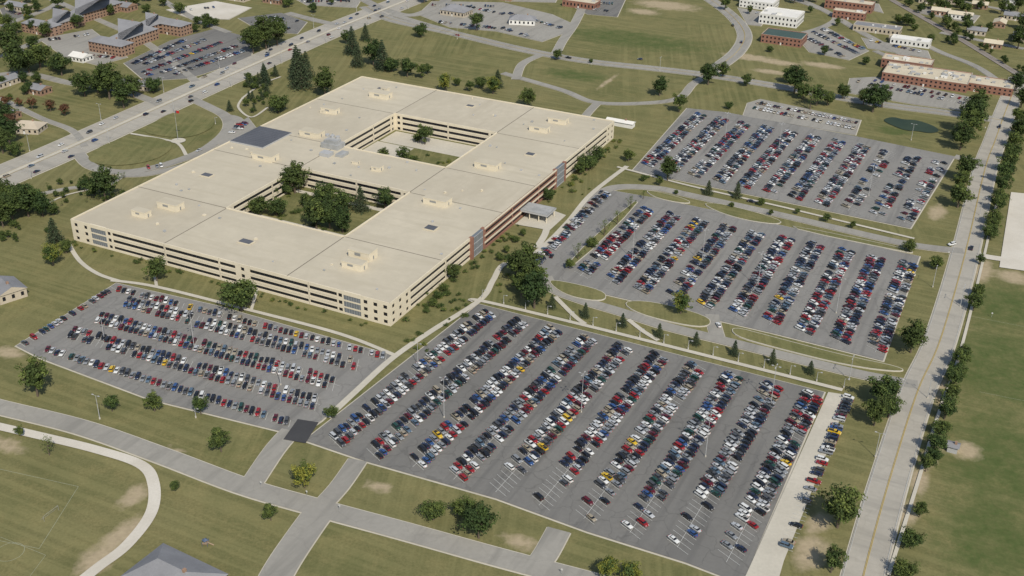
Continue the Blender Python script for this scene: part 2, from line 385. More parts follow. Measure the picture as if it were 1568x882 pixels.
# ------------------------------------------------------------------ main building
HB=12.5
O=P(597,466,HB); O.z=0
def ST(u,v,z=HB):
    d=P(u,v,z)-O; return d.dot(E1),d.dot(E2)
pts={k:ST(*q) for k,q in dict(L=(112,333),Rr=(935,186),B=(557,117),A1=(605,173),B1=(762,205),C1=(678,257),D1=(520,222),A2=(463,257),B2=(625,296),C2=(527,362),D2=(343,318)).items()}
SL=(pts['L'][0]+pts['B'][0])/2; TR=(pts['Rr'][1]+pts['B'][1])/2
s0=(pts['A1'][0]+pts['D1'][0]+pts['A2'][0]+pts['D2'][0])/4; s1=(pts['B1'][0]+pts['C1'][0]+pts['B2'][0]+pts['C2'][0])/4
t0=(pts['D2'][1]+pts['C2'][1])/2; t1=(pts['A2'][1]+pts['B2'][1])/2; t2=(pts['D1'][1]+pts['C1'][1])/2; t3=(pts['A1'][1]+pts['B1'][1])/2
bld=empty("office_building")
def W(s,t,z=0): p=O+E1*s+E2*t; return Vector((p.x,p.y,z))
mb=MB(); SS=[SL,s0,s1,0]; TT=[0,t0,t1,t2,t3,TR]
for i in range(3):
    for j in range(5):
        if i==1 and j in (1,3): continue
        mb.face([W(SS[i],TT[j],HB),W(SS[i+1],TT[j],HB),W(SS[i+1],TT[j+1],HB),W(SS[i],TT[j+1],HB)],'roof' if (i*2+j)%3 else 'roofb')
mb.obj("roof_deck",bld)
mb=MB()
def jl(a,c,w=.5): seg(mb,W(*a),W(*c),w,HB+.03,'joint')
for s in (s0,s1):
    jl((s,0),(s,t0));jl((s,t1),(s,t2));jl((s,t3),(s,TR))
for t in (t0,t2,t3):
    jl((SL,t),(s0,t));jl((s1,t),(0,t))
jl((s1,t1),(0,t1)); jl((SL,t1),(s0,t1))
mb.obj("roof_joints",bld)
for (a,c) in ((t0,t1),(t2,t3)): sheet("courtyard_lawn",[W(s0,a),W(s1,a),W(s1,c),W(s0,c)],'grass',.54,bld)
for q in ((s0+2,t3-24,s1-2,t3-2),(s0+1,t2+2,s0+30,t3-25),(s0+2,t1-9,s1-2,t1-5),(s0+2,t0+20,s1-2,t0+22.5)):
    sheet("courtyard_paving",[W(q[0],q[1]),W(q[2],q[1]),W(q[2],q[3]),W(q[0],q[3])],'conc',.56,bld)
wins=[(1.2,3.05),(5.2,7.2),(9.2,11.2)]
def facade(name,o,ax,nn,secs):
    mb=MB()
    for a,c,ty in secs:
        if ty in('band','brick'):
            k='cream' if ty=='band' else 'brick'; pj=0 if ty=='band' else 1.2
            mb.obox(o,ax,nn,(a,c),(-.9,-.55+pj),(0,HB-.1),'glass')
            zz=0
            for (w0,w1) in wins+[(HB+.55,None)]:
                mb.obox(o,ax,nn,(a,c),(-.549+pj,0+pj),(zz,w0),k)
                if w1 is None: break
                zz=w1
            x=a+3
            while x<c-1:
                for (w0,w1) in wins: mb.obox(o,ax,nn,(x-.05,x+.05),(-.548+pj,-.45+pj),(w0,w1),'mull')
                x+=3.05
            x=a+36.6
            while x<c-3:
                mb.obox(o,ax,nn,(x-.5,x+.5),(-.30+pj,.012+pj),(.05,HB+.54),k); mb.obox(o,ax,nn,(x-.06,x+.06),(.013+pj,.03+pj),(.05,HB+.54),'joint'); x+=36.6
            for z in (4.1,8.1): mb.obox(o,ax,nn,(a,c),(pj+.001,pj+.02),(z,z+.07),'joint')
            if ty=='brick':
                mb.obox(o,ax,nn,(a-.3,a+.9),(-.5,pj+.025),(0,HB+.58),k); mb.obox(o,ax,nn,(c-.9,c+.3),(-.5,pj+.025),(0,HB+.58),k)
                mb.obox(o,ax,nn,(a+.9,c-.9),(pj+.021,pj+.12),(3.5,4.7),'cream'); mb.obox(o,ax,nn,(a+.9,c-.9),(pj+.021,pj+.12),(7.7,8.7),'cream')
                mb.obox(o,ax,nn,(a+.9,c-.9),(pj-.3,pj+.14),(HB-.3,HB+.62),'cream')
        elif ty=='solid':
            mb.obox(o,ax,nn,(a,c),(-.9,-.35),(0,HB-.1),'glass')
            zz=0; ncol=max(1,int((c-a)/5.2)); pw=(c-a)/ncol
            for (w0,w1) in wins:
                mb.obox(o,ax,nn,(a,c),(-.349,0.003),(zz,w0-.1),'cream')
                for k in range(ncol+1):
                    l=a if k==0 else a+pw*(k-.5)+1.15; r=c if k==ncol else a+pw*(k+.5)-1.15
                    mb.obox(o,ax,nn,(l,r),(-.349,0.003),(w0-.1,w1),'cream')
                zz=w1
            mb.obox(o,ax,nn,(a,c),(-.349,0.003),(zz,HB+.55),'cream')
        elif ty=='louver':
            mb.obox(o,ax,nn,(a,c),(-.9,-.25),(1.0,HB-1.6),'bglass'); mb.obox(o,ax,nn,(a,c),(-.9,.001),(0,1.0),'cream'); mb.obox(o,ax,nn,(a,c),(-.9,.001),(HB-1.6,HB+.55),'cream')
            for z in (3.6,7.4): mb.obox(o,ax,nn,(a,c),(-.249,-.1),(z,z+.8),'cream')
            x=a+1.5
            while x<c-.5: mb.obox(o,ax,nn,(x-.05,x+.05),(-.249,-.17),(1.0,HB-1.6),'metal'); x+=1.5
        elif ty=='stair':
            mb.obox(o,ax,nn,(a,c),(-.9,.9),(0,HB+.2),'bglass')
            for z in (0.3,4.2,8.2,HB-.1): mb.obox(o,ax,nn,(a-.1,c+.1),(.9005,1.05),(z,z+.35),'metal')
            x=a
            while x<=c: mb.obox(o,ax,nn,(x-.06,x+.06),(.9005,1.0),(0,HB),'metal'); x+=1.6
            mb.obox(o,ax,nn,(a-2.2,a),(-.9,1.25),(0,HB+.6),'brick'); mb.obox(o,ax,nn,(c,c+2.2),(-.9,1.25),(0,HB+.6),'brick')
    mb.obj(name,bld)
def sF(x): return ST(x,333+(x-112)*.2742)[0]
def tF(x): return ST(x,466-(x-597)*.8284)[1]
LS=-SL
xs_=[143,166,176,362,384,516,526,552]; ty=['solid','louver','solid','band','solid','band','solid','louver','solid']
vals=[0]+[max(0,sF(x)-SL) for x in xs_]+[LS]
facade("wall_west",W(SL,0),E1,-E2,[(vals[i],vals[i+1],ty[i]) for i in range(9)])
xt=[0,tF(628),tF(721),tF(736),tF(847),tF(859),TR*.955,TR]
facade("wall_south",W(0,0),E2,E1,[(xt[i],xt[i+1],['solid','band','stair','brick','stair','band','solid'][i]) for i in range(7)])
facade("wall_north",W(SL,0),E2,-E1,[(0,TR,'band')]); facade("wall_east",W(SL,TR),E1,E2,[(0,LS,'band')])
for (a,c) in ((t0,t1),(t2,t3)):
    Lc=s1-s0; Tc=c-a
    facade("court_wall",W(s0,c),E1,-E2,[(0,6,'solid'),(6,Lc-6,'band'),(Lc-6,Lc,'solid')])
    facade("court_wall",W(s0,a),E2,E1,[(0,6,'solid'),(6,Tc-6,'band'),(Tc-6,Tc,'solid')])
    facade("court_wall",W(s0,a),E1,E2,[(0,Lc,'band')]); facade("court_wall",W(s1,a),E2,-E1,[(0,Tc,'band')])
mb=MB()
def rbox(u,v,ls,lt,h,k='cream',z0=HB):
    s,t=ST(u,v); o=W(s,t)
    mb.obox(o,E1,E2,(-ls/2,ls/2),(-lt/2,lt/2),(z0,z0+h),k,'roof' if k=='cream' else k)
    if k=='cream':
        mb.obox(o,E1,E2,(-ls/2-.12,ls/2+.12),(-lt/2-.12,lt/2+.12),(z0+h-.35,z0+h+.12),'cream','roof')
        if h>1: mb.obox(o,E1,E2,(-ls*.2,ls*.08),(-lt/2-.06,-lt/2-.001),(z0+h*.45,z0+h-.8),'louver'); mb.obox(o,E1,E2,(ls/2+.001,ls/2+.06),(-.5,.5),(z0+.1,z0+min(2.1,h*.7)),'louver')
for q in [(262,318,14,7,3.8),(217,330,10,5,3.4),(556,393,13,8,4.6),(543,409,12,6,3.6),(506,172,12,6,3.6),(583,148,15,8,3.6),(478,207,15,8,3.4),(407,243,15,8,3.6),
          (670,311,15,8,3.6),(747,256,15,8,3.6),(826,200,13,6,3.4),(855,187,13,7,3.4),(578,260,6,5,2.6),(497,172,5,4,1.8),(392,236,5,4,1.8),(738,250,5,4,1.9),(660,306,5,4,1.9),(590,143,5,4,4.4),(545,250,4,3,1.5)]:
    rbox(*q)
for q in [(377,371,8,5),(317,269,7,5),(660,350,7,6),(812,237,6,5),(585,137,8,4),(720,163,6,4)]:
    rbox(q[0],q[1],q[2],q[3],.5,'cream'); rbox(q[0],q[1],q[2]-1,q[3]-1,.2,'rdark',HB+.62)
rbox(510,225,13,9,3.2,'mech'); rbox(510,225,9,6,2.2,'mech',HB+3.2); rbox(500,238,7,6,2.4,'metal'); rbox(524,238,5,8,1.8,'mech')
s,t=ST(510,222)
for k in (-4,0,4): mb.cyl(W(s+k,t,HB+5.4),W(s+k,t,HB+6.8),1.3,1.5,'metal',12)
for k in range(56):
    i=random.choice([0,2,0,2,1])
    j=random.choice([0,2,4]) if i==1 else random.randint(0,4)
    s=random.uniform(SS[i]+4,SS[i+1]-4); t=random.uniform(TT[j]+4,TT[j+1]-4); a=random.uniform(.3,.8)
    mb.obox(W(s,t),E1,E2,(-a,a),(-a,a),(HB,HB+random.uniform(.5,1.2)),random.choice(['metal','cream','mech']))
mb.obj("rooftop_equipment",bld)
mb=MB(); q=[ST(352,217),ST(393,194),ST(445,205),ST(403,229)]
sa=SL+1;sb=(q[2][0]+q[3][0])/2; ta=(q[0][1]+q[3][1])/2; tb=(q[1][1]+q[2][1])/2
mb.obox(W(0,0),E1,E2,(sa,sb),(ta,tb),(HB-.5,HB+1.1),'metal','rdark')
for k in range(1,12): mb.obox(W(0,0),E1,E2,(sa+.3,sb-.3),(ta+(tb-ta)*k/12-.08,ta+(tb-ta)*k/12+.08),(HB+1.101,HB+1.25),'rdark')
mb.obj("skylight_roof",bld)
cn=empty("entrance_canopy"); mb=MB(); s,t=ST(824,321,5); o=W(s,t)
mb.obox(o,E1,E2,(-10,9),(-6.5,6.5),(4.6,5.6),'metal','louver'); mb.obox(o,E1,E2,(-9.4,8.4),(-6,6),(5.601,5.75),'mech')
mb.obj("roof",cn); mb=MB()
for a in (-9,-3,3,8):
    for c in (-5.5,5.5): mb.cyl(W(s+a,t+c,0),W(s+a,t+c,4.6),.3,.3,'cream',8)
mb.obox(o,E1,E2,(-11.5,-9.5),(-6,6),(0,4.4),'glass'); mb.obj("columns",cn)
pave("entrance_plaza",[W(2,t-16),W(s+14,t-14),W(s+14,t+10),W(2,t+16)],'conc',0,0,True)
# ------------------------------------------------------------------ other buildings
def building(name,u,v,a,bb,h,wall,roof,kind='flat',rot=0,floors=1,units=0,win=True):
    e=empty(name); c=P(u,v); an=ANG1+math.radians(rot)
    ax=Vector((math.cos(an),math.sin(an),0)); ay=Vector((-ax.y,ax.x,0))
    mb=MB(); mb.obox(c,ax,ay,(-a/2,a/2),(-bb/2,bb/2),(0,h),wall); mb.obj("walls",e)
    mb=MB()
    if kind=='flat':
        mb.obox(c,ax,ay,(-a/2+.3,a/2-.3),(-bb/2+.3,bb/2-.3),(h,h+.1),roof)
        for q in ((-a/2-.1,a/2+.1,-bb/2-.1,-bb/2+.299),(-a/2-.1,a/2+.1,bb/2-.299,bb/2+.1)): mb.obox(c,ax,ay,q[:2],q[2:],(h-.3,h+.7),wall,'conc')
        for q in ((-a/2-.1,-a/2+.299,-bb/2+.299,bb/2-.299),(a/2-.299,a/2+.1,-bb/2+.299,bb/2-.299)): mb.obox(c,ax,ay,q[:2],q[2:],(h-.3,h+.7),wall,'conc')
        for k in range(units):
            x=random.uniform(-a/2+3,a/2-3);y=random.uniform(-bb/2+3,bb/2-3);w=random.uniform(.8,2)
            mb.obox(c,ax,ay,(x-w,x+w),(y-w*.7,y+w*.7),(h+.1,h+random.uniform(1,2)),random.choice(['metal','mech','whitew']))
    else:
        g=.6; rh=bb*.22 if kind=='gable' else bb*.25; ins=0 if kind=='gable' else bb/2*.9
        A=[c+ax*x+ay*y for x,y in ((-a/2-g,-bb/2-g),(a/2+g,-bb/2-g),(a/2+g,bb/2+g),(-a/2-g,bb/2+g))]
        r0=c-ax*(a/2+g-ins); r1=c+ax*(a/2+g-ins)
        z=lambda p,zz: (p.x,p.y,zz)
        mb.face([z(A[0],h),z(A[1],h),z(r1,h+rh),z(r0,h+rh)],roof); mb.face([z(A[2],h),z(A[3],h),z(r0,h+rh),z(r1,h+rh)],roof)
        mb.face([z(A[1],h),z(A[2],h),z(r1,h+rh)],wall if ins==0 else roof); mb.face([z(A[3],h),z(A[0],h),z(r0,h+rh)],wall if ins==0 else roof)
        mb.face([z(A[3],h-.02),z(A[2],h-.02),z(A[1],h-.02),z(A[0],h-.02)],'whitew')
        mb.obox(c,ax,ay,(a*.2-.5,a*.2+.5),(-.6,.6),(h+rh*.5,h+rh+1),'brick2')
    mb.obj("roof",e)
    if win:
        mb=MB(); fh=h/floors
        for f in range(floors):
            z0=f*fh+fh*.32; z1=f*fh+fh*.75
            for (L,aa,nn,off) in ((a,ax,-ay,bb/2),(a,ax,ay,bb/2),(bb,ay,ax,a/2),(bb,ay,-ax,a/2)):
                n=max(1,int(L/3.6))
                for k in range(n):
                    x=-L/2+L*(k+.5)/n; mb.obox(c,aa,nn,(x-.75,x+.75),(off+.003,off+.06),(z0,z1),'glass')
        mb.obox(c,ax,-ay,(-.6,.6),(bb/2+.061,bb/2+.10),(0,2.2),'whitew')
        mb.obj("windows_and_door",e)
B=building
def wing(*q,**k): B("brick_apartment_building",*q,**k)
wing(66,50,34,14,8,'brick2','rgrey','hip',0,3); wing(98,44,14,38,8,'brick2','rgrey','hip',0,3); wing(145,26,14,60,8,'brick2','rgrey','hip',0,3)
wing(172,80,36,15,9,'brick2','rgrey','hip',0,3); wing(204,68,15,48,9,'brick2','rgrey','hip',0,3); wing(236,50,15,34,9,'brick2','rgrey','hip',0,3); wing(265,50,32,15,9,'brick2','rgrey','hip',0,3)
B("house",125,92,15,12,4,'whitew','rwhite','gable'); B("house",210,134,26,12,4,'tan','rgrey','gable',10); B("house",45,200,20,14,4,'tan','tan','hip',20)
B("house",12,180,15,12,4,'brick2','rgrey','gable'); B("house",12,452,16,14,5,'tan','rgrey','gable',-20); B("house",190,15,22,14,5,'brick2','rgrey','gable')
B("house",-15,60,26,12,5,'tan','rgrey','gable'); B("house",30,15,24,12,5,'tan','rgrey','gable')
B("office_house",268,897,30,20,4.5,'tan','rgrey','hip',-4)
B("bank_building",699,22,26,18,5,'tan','rgrey','hip'); B("restaurant",800,36,24,14,5,'whitew','rgrey','hip',20); B("brick_shop",890,10,34,16,6,'brick','rbeige','flat',0,1,4)
B("brick_shop",760,-4,40,16,6,'brick2','rbeige','flat',0,1,4); B("brick_shop",520,-14,50,18,6,'brick2','rgrey','flat',0,1,4)
B("white_warehouse",1162,10,34,24,7,'whitew','rwhite','flat',0,2,3); B("white_warehouse",1196,34,36,30,9,'whitew','rwhite','flat',0,2,3)
B("green_roof_hall",1200,64,36,24,7,'brick','rgreen','flat',0,2,0)
B("brick_school",1300,14,46,16,8,'brick','rbeige','flat',0,2,5); B("brick_school",1300,28,30,12,7,'brick','rbeige','flat',0,2,3)
B("shop_unit",1343,48,42,16,5,'tan','rgrey','flat',0,1,4); B("shop_unit",1394,68,34,14,5,'whitew','rwhite','flat',0,1,3); B("shop_unit",1370,62,10,8,4,'tan','rbeige','flat')
B("brick_office_block",1418,124,66,34,6.5,'brick','rbeige','flat',0,2,26); B("brick_office_block",1494,134,56,24,6,'brick','rbeige','flat',0,2,16); B("brick_office_block",1388,104,40,18,7.2,'brick','rbeige','flat',0,2,8)
B("storage_trailer",950,192,20,6,3.4,'whitew','rwhite','gable',0,win=False)
B("utility_shed",1458,690,4,4,3,'metal','rgrey','gable',0,win=False)
for q in [(1440,22),(1470,28),(1500,12),(1530,40),(1555,30),(1460,5),(1545,8),(1420,4),(1380,-4),(1240,-6),(1560,60),(1520,72),(1495,52)]: B("house",*q,random.uniform(13,22),11,4.5,random.choice(['whitew','tan','brick2']),random.choice(['rgrey','rbeige']),'gable',random.choice([0,90]))
for q in [(40,90),(8,130),(60,142),(300,-4),(365,0),(420,4)]: B("house",*q,random.uniform(14,22),11,4.5,random.choice(['whitew','tan','brick2']),'rgrey','gable',random.choice([0,90]))
# ------------------------------------------------------------------ cars
def car_mesh(kind):
    mb=MB(); X_=Vector((1,0,0));Y_=Vector((0,1,0));Z=Vector((0,0,0))
    if kind=='sedan': L,Wd,hood,belt,roofz,c0,c1,r0,r1=4.8,1.84,.82,.98,1.45,-1.75,1.0,-1.05,.30
    if kind=='suv':   L,Wd,hood,belt,roofz,c0,c1,r0,r1=4.75,1.92,1.05,1.15,1.78,-2.3,1.15,-2.0,.55
    if kind=='van':   L,Wd,hood,belt,roofz,c0,c1,r0,r1=5.05,1.98,1.0,1.12,1.78,-2.45,1.75,-2.15,.8
    if kind=='pickup':L,Wd,hood,belt,roofz,c0,c1,r0,r1=5.5,1.98,1.08,1.18,1.80,-.55,1.35,-.35,.7
    if kind=='hatch': L,Wd,hood,belt,roofz,c0,c1,r0,r1=4.25,1.76,.85,.98,1.48,-2.0,1.05,-1.45,.4
    w=Wd/2; h=L/2
    st=[(-h,w*.80,.42,.62,.74 if kind in('sedan','hatch') else belt-.15),(-h+.18,w*.93,.30,.66,belt-.06 if kind!='sedan' else .9),(c0,w,.26,.72,belt),(0,w,.24,.72,belt),(c1,w,.26,.70,hood+.06),(h-.45,w*.95,.28,.66,hood-.08),(h-.1,w*.84,.34,.58,hood-.24),(h,w*.70,.42,.54,.60)]
    if kind=='pickup': st[0]=(-h,w*.95,.5,.7,1.08); st[1]=(-h+.1,w,.4,.75,1.10); st[2]=(c0,w,.32,.75,1.10)
    rings=[]
    for x,hw_,zl,zs,zt in st:
        rings.append([(x,-hw_*.92,zl),(x,-hw_,zs),(x,-hw_*.90,zt),(x,hw_*.90,zt),(x,hw_,zs),(x,hw_*.92,zl)])
    b0=len(mb.v)
    for r in rings: mb.v+=r
    for i in range(len(rings)-1):
        for j in range(6):
            k=(j+1)%6; mb.f.append((b0+i*6+j,b0+i*6+k,b0+(i+1)*6+k,b0+(i+1)*6+j)); mb.m.append(mb.mi('paint'))
    mb.f.append(tuple(b0+j for j in range(5,-1,-1))); mb.m.append(mb.mi('paint'))
    mb.f.append(tuple(b0+(len(rings)-1)*6+j for j in range(6))); mb.m.append(mb.mi('paint'))
    wb=w*.88; wr=w*.68; zb=belt-.02
    zf=zb-.04 if kind!='sedan' else hood+.02
    bt=[(c0,-wb,zb-.04),(c1,-wb,zf),(c1,wb,zf),(c0,wb,zb-.04)]
    tp=[(r0,-wr,roofz-.06),(r1,-wr,roofz-.06),(r1,wr,roofz-.06),(r0,wr,roofz-.06)]
    n=len(mb.v); mb.v+=bt+tp
    for q in ((0,1,5,4),(1,2,6,5),(2,3,7,6),(3,0,4,7)): mb.f.append(tuple(n+j for j in q)); mb.m.append(mb.mi('cglass'))
    o2=.04; n=len(mb.v)
    mb.v+=[(r0-o2,-wr-o2,roofz-.08),(r1+o2,-wr-o2,roofz-.08),(r1+o2,wr+o2,roofz-.08),(r0-o2,wr+o2,roofz-.08),(r0+.15,-wr+.15,roofz),(r1-.15,-wr+.15,roofz),(r1-.15,wr-.15,roofz),(r0+.15,wr-.15,roofz)]
    for q in ((4,5,6,7),(0,1,5,4),(1,2,6,5),(2,3,7,6),(3,0,4,7)): mb.f.append(tuple(n+j for j in q)); mb.m.append(mb.mi('paint'))
    for sy in (-1,1):
        xm=(r0+r1)/2
        mb.face([(xm-.07,sy*(wb+.01),zb),(xm+.07,sy*(wb+.01),zb),(xm+.05,sy*(wr+.03),roofz-.07),(xm-.05,sy*(wr+.03),roofz-.07)][::sy],'paint')
        mb.obox(Vector((c1-.35,sy*(w+.02),0)),X_,Y_,(-.09,.09),(-.1,.1),(belt-.05,belt+.12),'paint')
        mb.obox(Vector((h-.16,sy*w*.62,0)),X_,Y_,(-.14,.10),(-.2,.2),(hood-.36,hood-.2),'lampw')
        mb.obox(Vector((-h+.05,sy*w*.68,0)),X_,Y_,(-.07,.1),(-.16,.16),(.70,.90),'lampr')
        for wx in (-h+.95,h-.92): mb.cyl((wx,sy*(w-.24),.33),(wx,sy*(w+.0),.33),.33,.33,'tyre',12); mb.cyl((wx,sy*(w+.0),.33),(wx,sy*(w+.015),.33),.19,.19,'metal',8)
    if kind=='pickup':
        mb.obox(Z,X_,Y_,(-h+.2,c0-.15),(-w*.78,w*.78),(1.105,1.125),'tyre')
        for sy in (-1,1): mb.obox(Z,X_,Y_,(-h+.05,c0),(min(sy*w*.8,sy*w*.9),max(sy*w*.8,sy*w*.9)),(1.09,1.2),'paint')
    mb.obox(Z,X_,Y_,(-h+.3,h-.3),(-w*.8,w*.8),(.2,.3),'tyre')
    return mb.mesh("car_"+kind)
CM={k:car_mesh(k) for k in ('sedan','suv','van','pickup','hatch')}
COLS=[((.40,.41,.41),11),((.20,.21,.215),11),((.60,.60,.57),12),((.012,.012,.014),19),((.016,.022,.045),12),((.06,.062,.065),12),((.24,.014,.014),8),((.09,.010,.014),7),((.28,.24,.17),6),((.03,.07,.18),6),((.015,.05,.035),4),((.55,.36,.02),.8),((.08,.12,.16),4)]
cc=[c for c,_ in COLS]; cw=[w for _,w in COLS]
ZCAR=.42
def put_car(p,ang,z=None,name="parked_car",light=False):
    k=random.choices(['sedan','suv','van','pickup','hatch'],[48,22,12,9,9])[0]
    o=inst(name,CM[k],(p.x,p.y,ZCAR if z is None else z),ang+random.gauss(0,.025),(1.04,1.0,1.02))
    c=random.choices(cc,cw)[0]
    if light and random.random()<.6: c=random.choice([(.66,.66,.64),(.5,.5,.48),(.4,.36,.28)])
    o.color=(*c,1); return o
lines=MB()
def row(a,c,sides,ang,fill=.93,pitch=2.72,off=2.85,light=False,fillf=None,lines_on=True):
    A=P(*a) if not isinstance(a,Vector) else a; C=P(*c) if not isinstance(c,Vector) else c
    d=(C-A); L=d.length; d.normalize(); n=Vector((-d.y,d.x,0))
    h=Matrix.Rotation(ang,3,'Z')@n; pit=pitch/math.cos(ang); cnt=int(L/pit)
    for sd in sides:
        for k in range(cnt+1):
            b0=A+d*(k*pit)
            if lines_on: seg(lines,b0,b0+h*sd*5.4,.13,ZPAINT-.06)
            if k<cnt:
                fl=fillf(k/cnt) if fillf else fill
                if random.random()<fl:
                    p=b0+d*(pit*.5+random.uniform(-.12,.12))+h*sd*(off+random.uniform(-.3,.3))
                    put_car(p,math.atan2(h.y,h.x)+(math.pi if (sd>0)==(random.random()<.8) else 0),light=light)
    if lines_on and len(sides)==2: seg(lines,A,C,.13,ZPAINT-.056)
def lot(c00,c10,c01,c11,n,ang,ff=None,**k):
    A0,A1,B0,B1=[P(*q) for q in (c00,c10,c01,c11)]
    for i in range(n):
        f=i/(n-1); row(A0.lerp(A1,f),B0.lerp(B1,f),(-1,1),ang,.93,fillf=(lambda t,f=f: ff(f,t)) if ff else None,**k)
AN=-0.42
def f1(f,t):
    if t>.80 and f>.35: return .45 if t<.9 else .22
    if t>.7 and f>.8: return .5
    return .93
def span(a,c): return (P(*a)-P(*c)).length
n1=int(round(span((748,480),(1248,606))/18.2))+1
lot((750,480),(1246,606),(512,680),(1112,862),n1,AN,ff=f1)
n2=int(round(span((990,322),(1396,404))/18.2))+1
lot((992,322),(1392,404),(888,424),(1340,540),n2,AN,ff=lambda f,t:.92)
n3=int(round(span((1074,176),(1446,246))/18.2))+1
def f3(f,t):
    if f>.72: return .5
    return .92 if t<.85 or f<.5 else .75
lot((1074,176),(1440,248),(988,257),(1384,342),n3,AN,ff=f3)
row((1290,606),(1190,842),(1,),0,fillf=lambda t:.95 if t<.5 else .4)
A4=0.42
row((182,440),(596,544),(-1,),A4,.82)
for a,c in (((192,463),(552,562)),((150,487),(520,592)),((108,510),(490,621))): row(a,c,(-1,1),A4,.93)
row((66,541),(448,657),(1,),A4,.95); row((30,526),(172,438),(-1,),-.3,.8)
row((936,300),(828,408),(-1,),-.3,.8); row((912,300),(818,392),(1,),-.3,.5,lines_on=False)
row((1150,168),(1308,200),(1,),0,.9,light=True); row((1160,157),(1316,188),(-1,),0,.9,light=True)
row((1310,127),(1480,162),(1,),0,.7); row((1335,122),(1490,154),(-1,),0,.5)
for a,c in (((232,110),(345,66)),((250,114),(368,72)),((270,116),(378,80)),((222,102),(320,62)),((208,100),(290,62)),((214,112),(228,118))): row(a,c,(1,),0,.88)
for a,c in (((660,10),(760,12)),((670,36),(760,46)),((770,20),(860,46)),((765,45),(820,62)),((690,8),(770,24)),((885,6),(940,8)),((895,14),(935,20)),((870,2),(940,0)),
            ((450,-2),(540,-2)),((460,4),(545,4)),((775,-4),(850,-4)),((1262,0),(1340,12)),((1330,64),(1410,82)),((1415,14),(1490,28)),((1140,18),(1168,24)),((405,28),(460,36)),((400,40),(450,48)),((5,20),(40,26))): row(a,c,(1,),0,.6)
for a,c in (((1225,56),(1290,90)),((1240,50),(1310,84)),((1255,46),(1320,78))): row(a,c,(1,),0,.8)
for a,c in (((75,64),(140,55)),((110,85),(180,92)),((270,20),(340,12)),((205,264),(262,256)),((372,200),(386,186)),((360,206),(376,190))): row(a,c,(1,),0,.55,lines_on=False)
lines.obj("parking_stall_markings")
def along(line,dist):
    for a,c in zip(line,line[1:]):
        l=(c-a).length
        if dist<l: return a+(c-a)*dist/l,(c-a).normalized()
        dist-=l
    return line[-1],(line[-1]-line[-2]).normalized()
tot=sum((c-a).length for a,c in zip(hw,hw[1:]))
x=40
while x<tot-20:
    p,d=along(hw,x); n=Vector((d.y,-d.x,0)); lane=random.choice([-14,-10.7,-7.2,-3.6,3.6,7.2,10.7,14])
    put_car(p+n*lane,math.atan2(d.y,d.x)+(math.pi if lane<0 else 0),None,"car"); x+=random.uniform(5,17)
def moving(px,dv,name="car"):
    p=P(*px); q=P(*dv); put_car(p,math.atan2((q-p).y,(q-p).x),None,name)
for a,c in [((1457,376),(1448,378)),((1487,382),(1500,340)),((980,92),(960,90)),((1250,146),(1270,150)),((700,55),(690,52)),((1122,40),(1116,30)),((870,90),(860,88)),((1530,196),(1526,215)),((305,232),(290,238)),((1100,500),(1094,490)),((920,296),(905,310)),((845,394),(855,380)),((1150,310),(1160,312)),((1135,66),(1138,50)),((650,42),(660,45))]: moving(a,c)
# ------------------------------------------------------------------ trees
def leaf_cloud(mb,c,r,n,ls,key,flat=.8):
    for _ in range(n):
        v=Vector(rng.normal(size=3)); v.normalize(); rad=r*(rng.rand()**.4)
        p=c+Vector((v.x*rad,v.y*rad,v.z*rad*flat))
        nn=(v*.8+Vector(rng.normal(size=3))*.6+Vector((0,0,.5))).normalized()
        t=nn.cross(Vector(rng.normal(size=3))).normalized(); bt=nn.cross(t); s=ls*rng.uniform(.6,1.2)
        mb.face([p-t*s*.5,p+bt*s*.35,p+t*s*.5,p-bt*s*.35],key)
def tree_mesh(name,seed,keys=('leafa','leafb','leafc'),H=1.0,wid=1.0,nc=46,nl=46,sparse=False):
    global rng; rng=np.random.RandomState(seed)
    mb=MB(); h=10*H; cr=5*wid; base=h*.16
    mb.cyl((0,0,-.1),(.1,.05,h*.35),.32,.22,'bark',8); mb.cyl((.1,.05,h*.35),(0,.1,h*.75),.22,.08,'bark',6)
    cz=base+(h-base)*.52; ch=(h-base)*.5
    for i in range(nc):
        v=Vector(rng.normal(size=3)).normalized(); rad=rng.rand()**.33
        low=1-.25*max(0,-v.z)
        lump=1+.22*math.sin(3*math.atan2(v.y,v.x)+seed)+.12*math.sin(7*v.z+seed*2)
        p=Vector((v.x*cr*rad*low*lump*.82,v.y*cr*rad*low*lump*.82,cz+v.z*ch*rad*.88))
        r=cr*rng.uniform(.20,.32); up=(p.z-cz)/ch
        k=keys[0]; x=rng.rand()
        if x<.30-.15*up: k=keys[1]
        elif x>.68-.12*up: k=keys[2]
        leaf_cloud(mb,p,r,nl if not sparse else nl//3,.62,k)
        if i<9 and p.z>base:
            s=Vector((0,0,h*rng.uniform(.25,.5))); mb.cyl(s,p,.11,.03,'bark',5,False)
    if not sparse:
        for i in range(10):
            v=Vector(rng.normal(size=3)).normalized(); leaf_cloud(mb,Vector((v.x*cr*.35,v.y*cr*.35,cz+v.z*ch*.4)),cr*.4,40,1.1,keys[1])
    return mb.mesh(name)
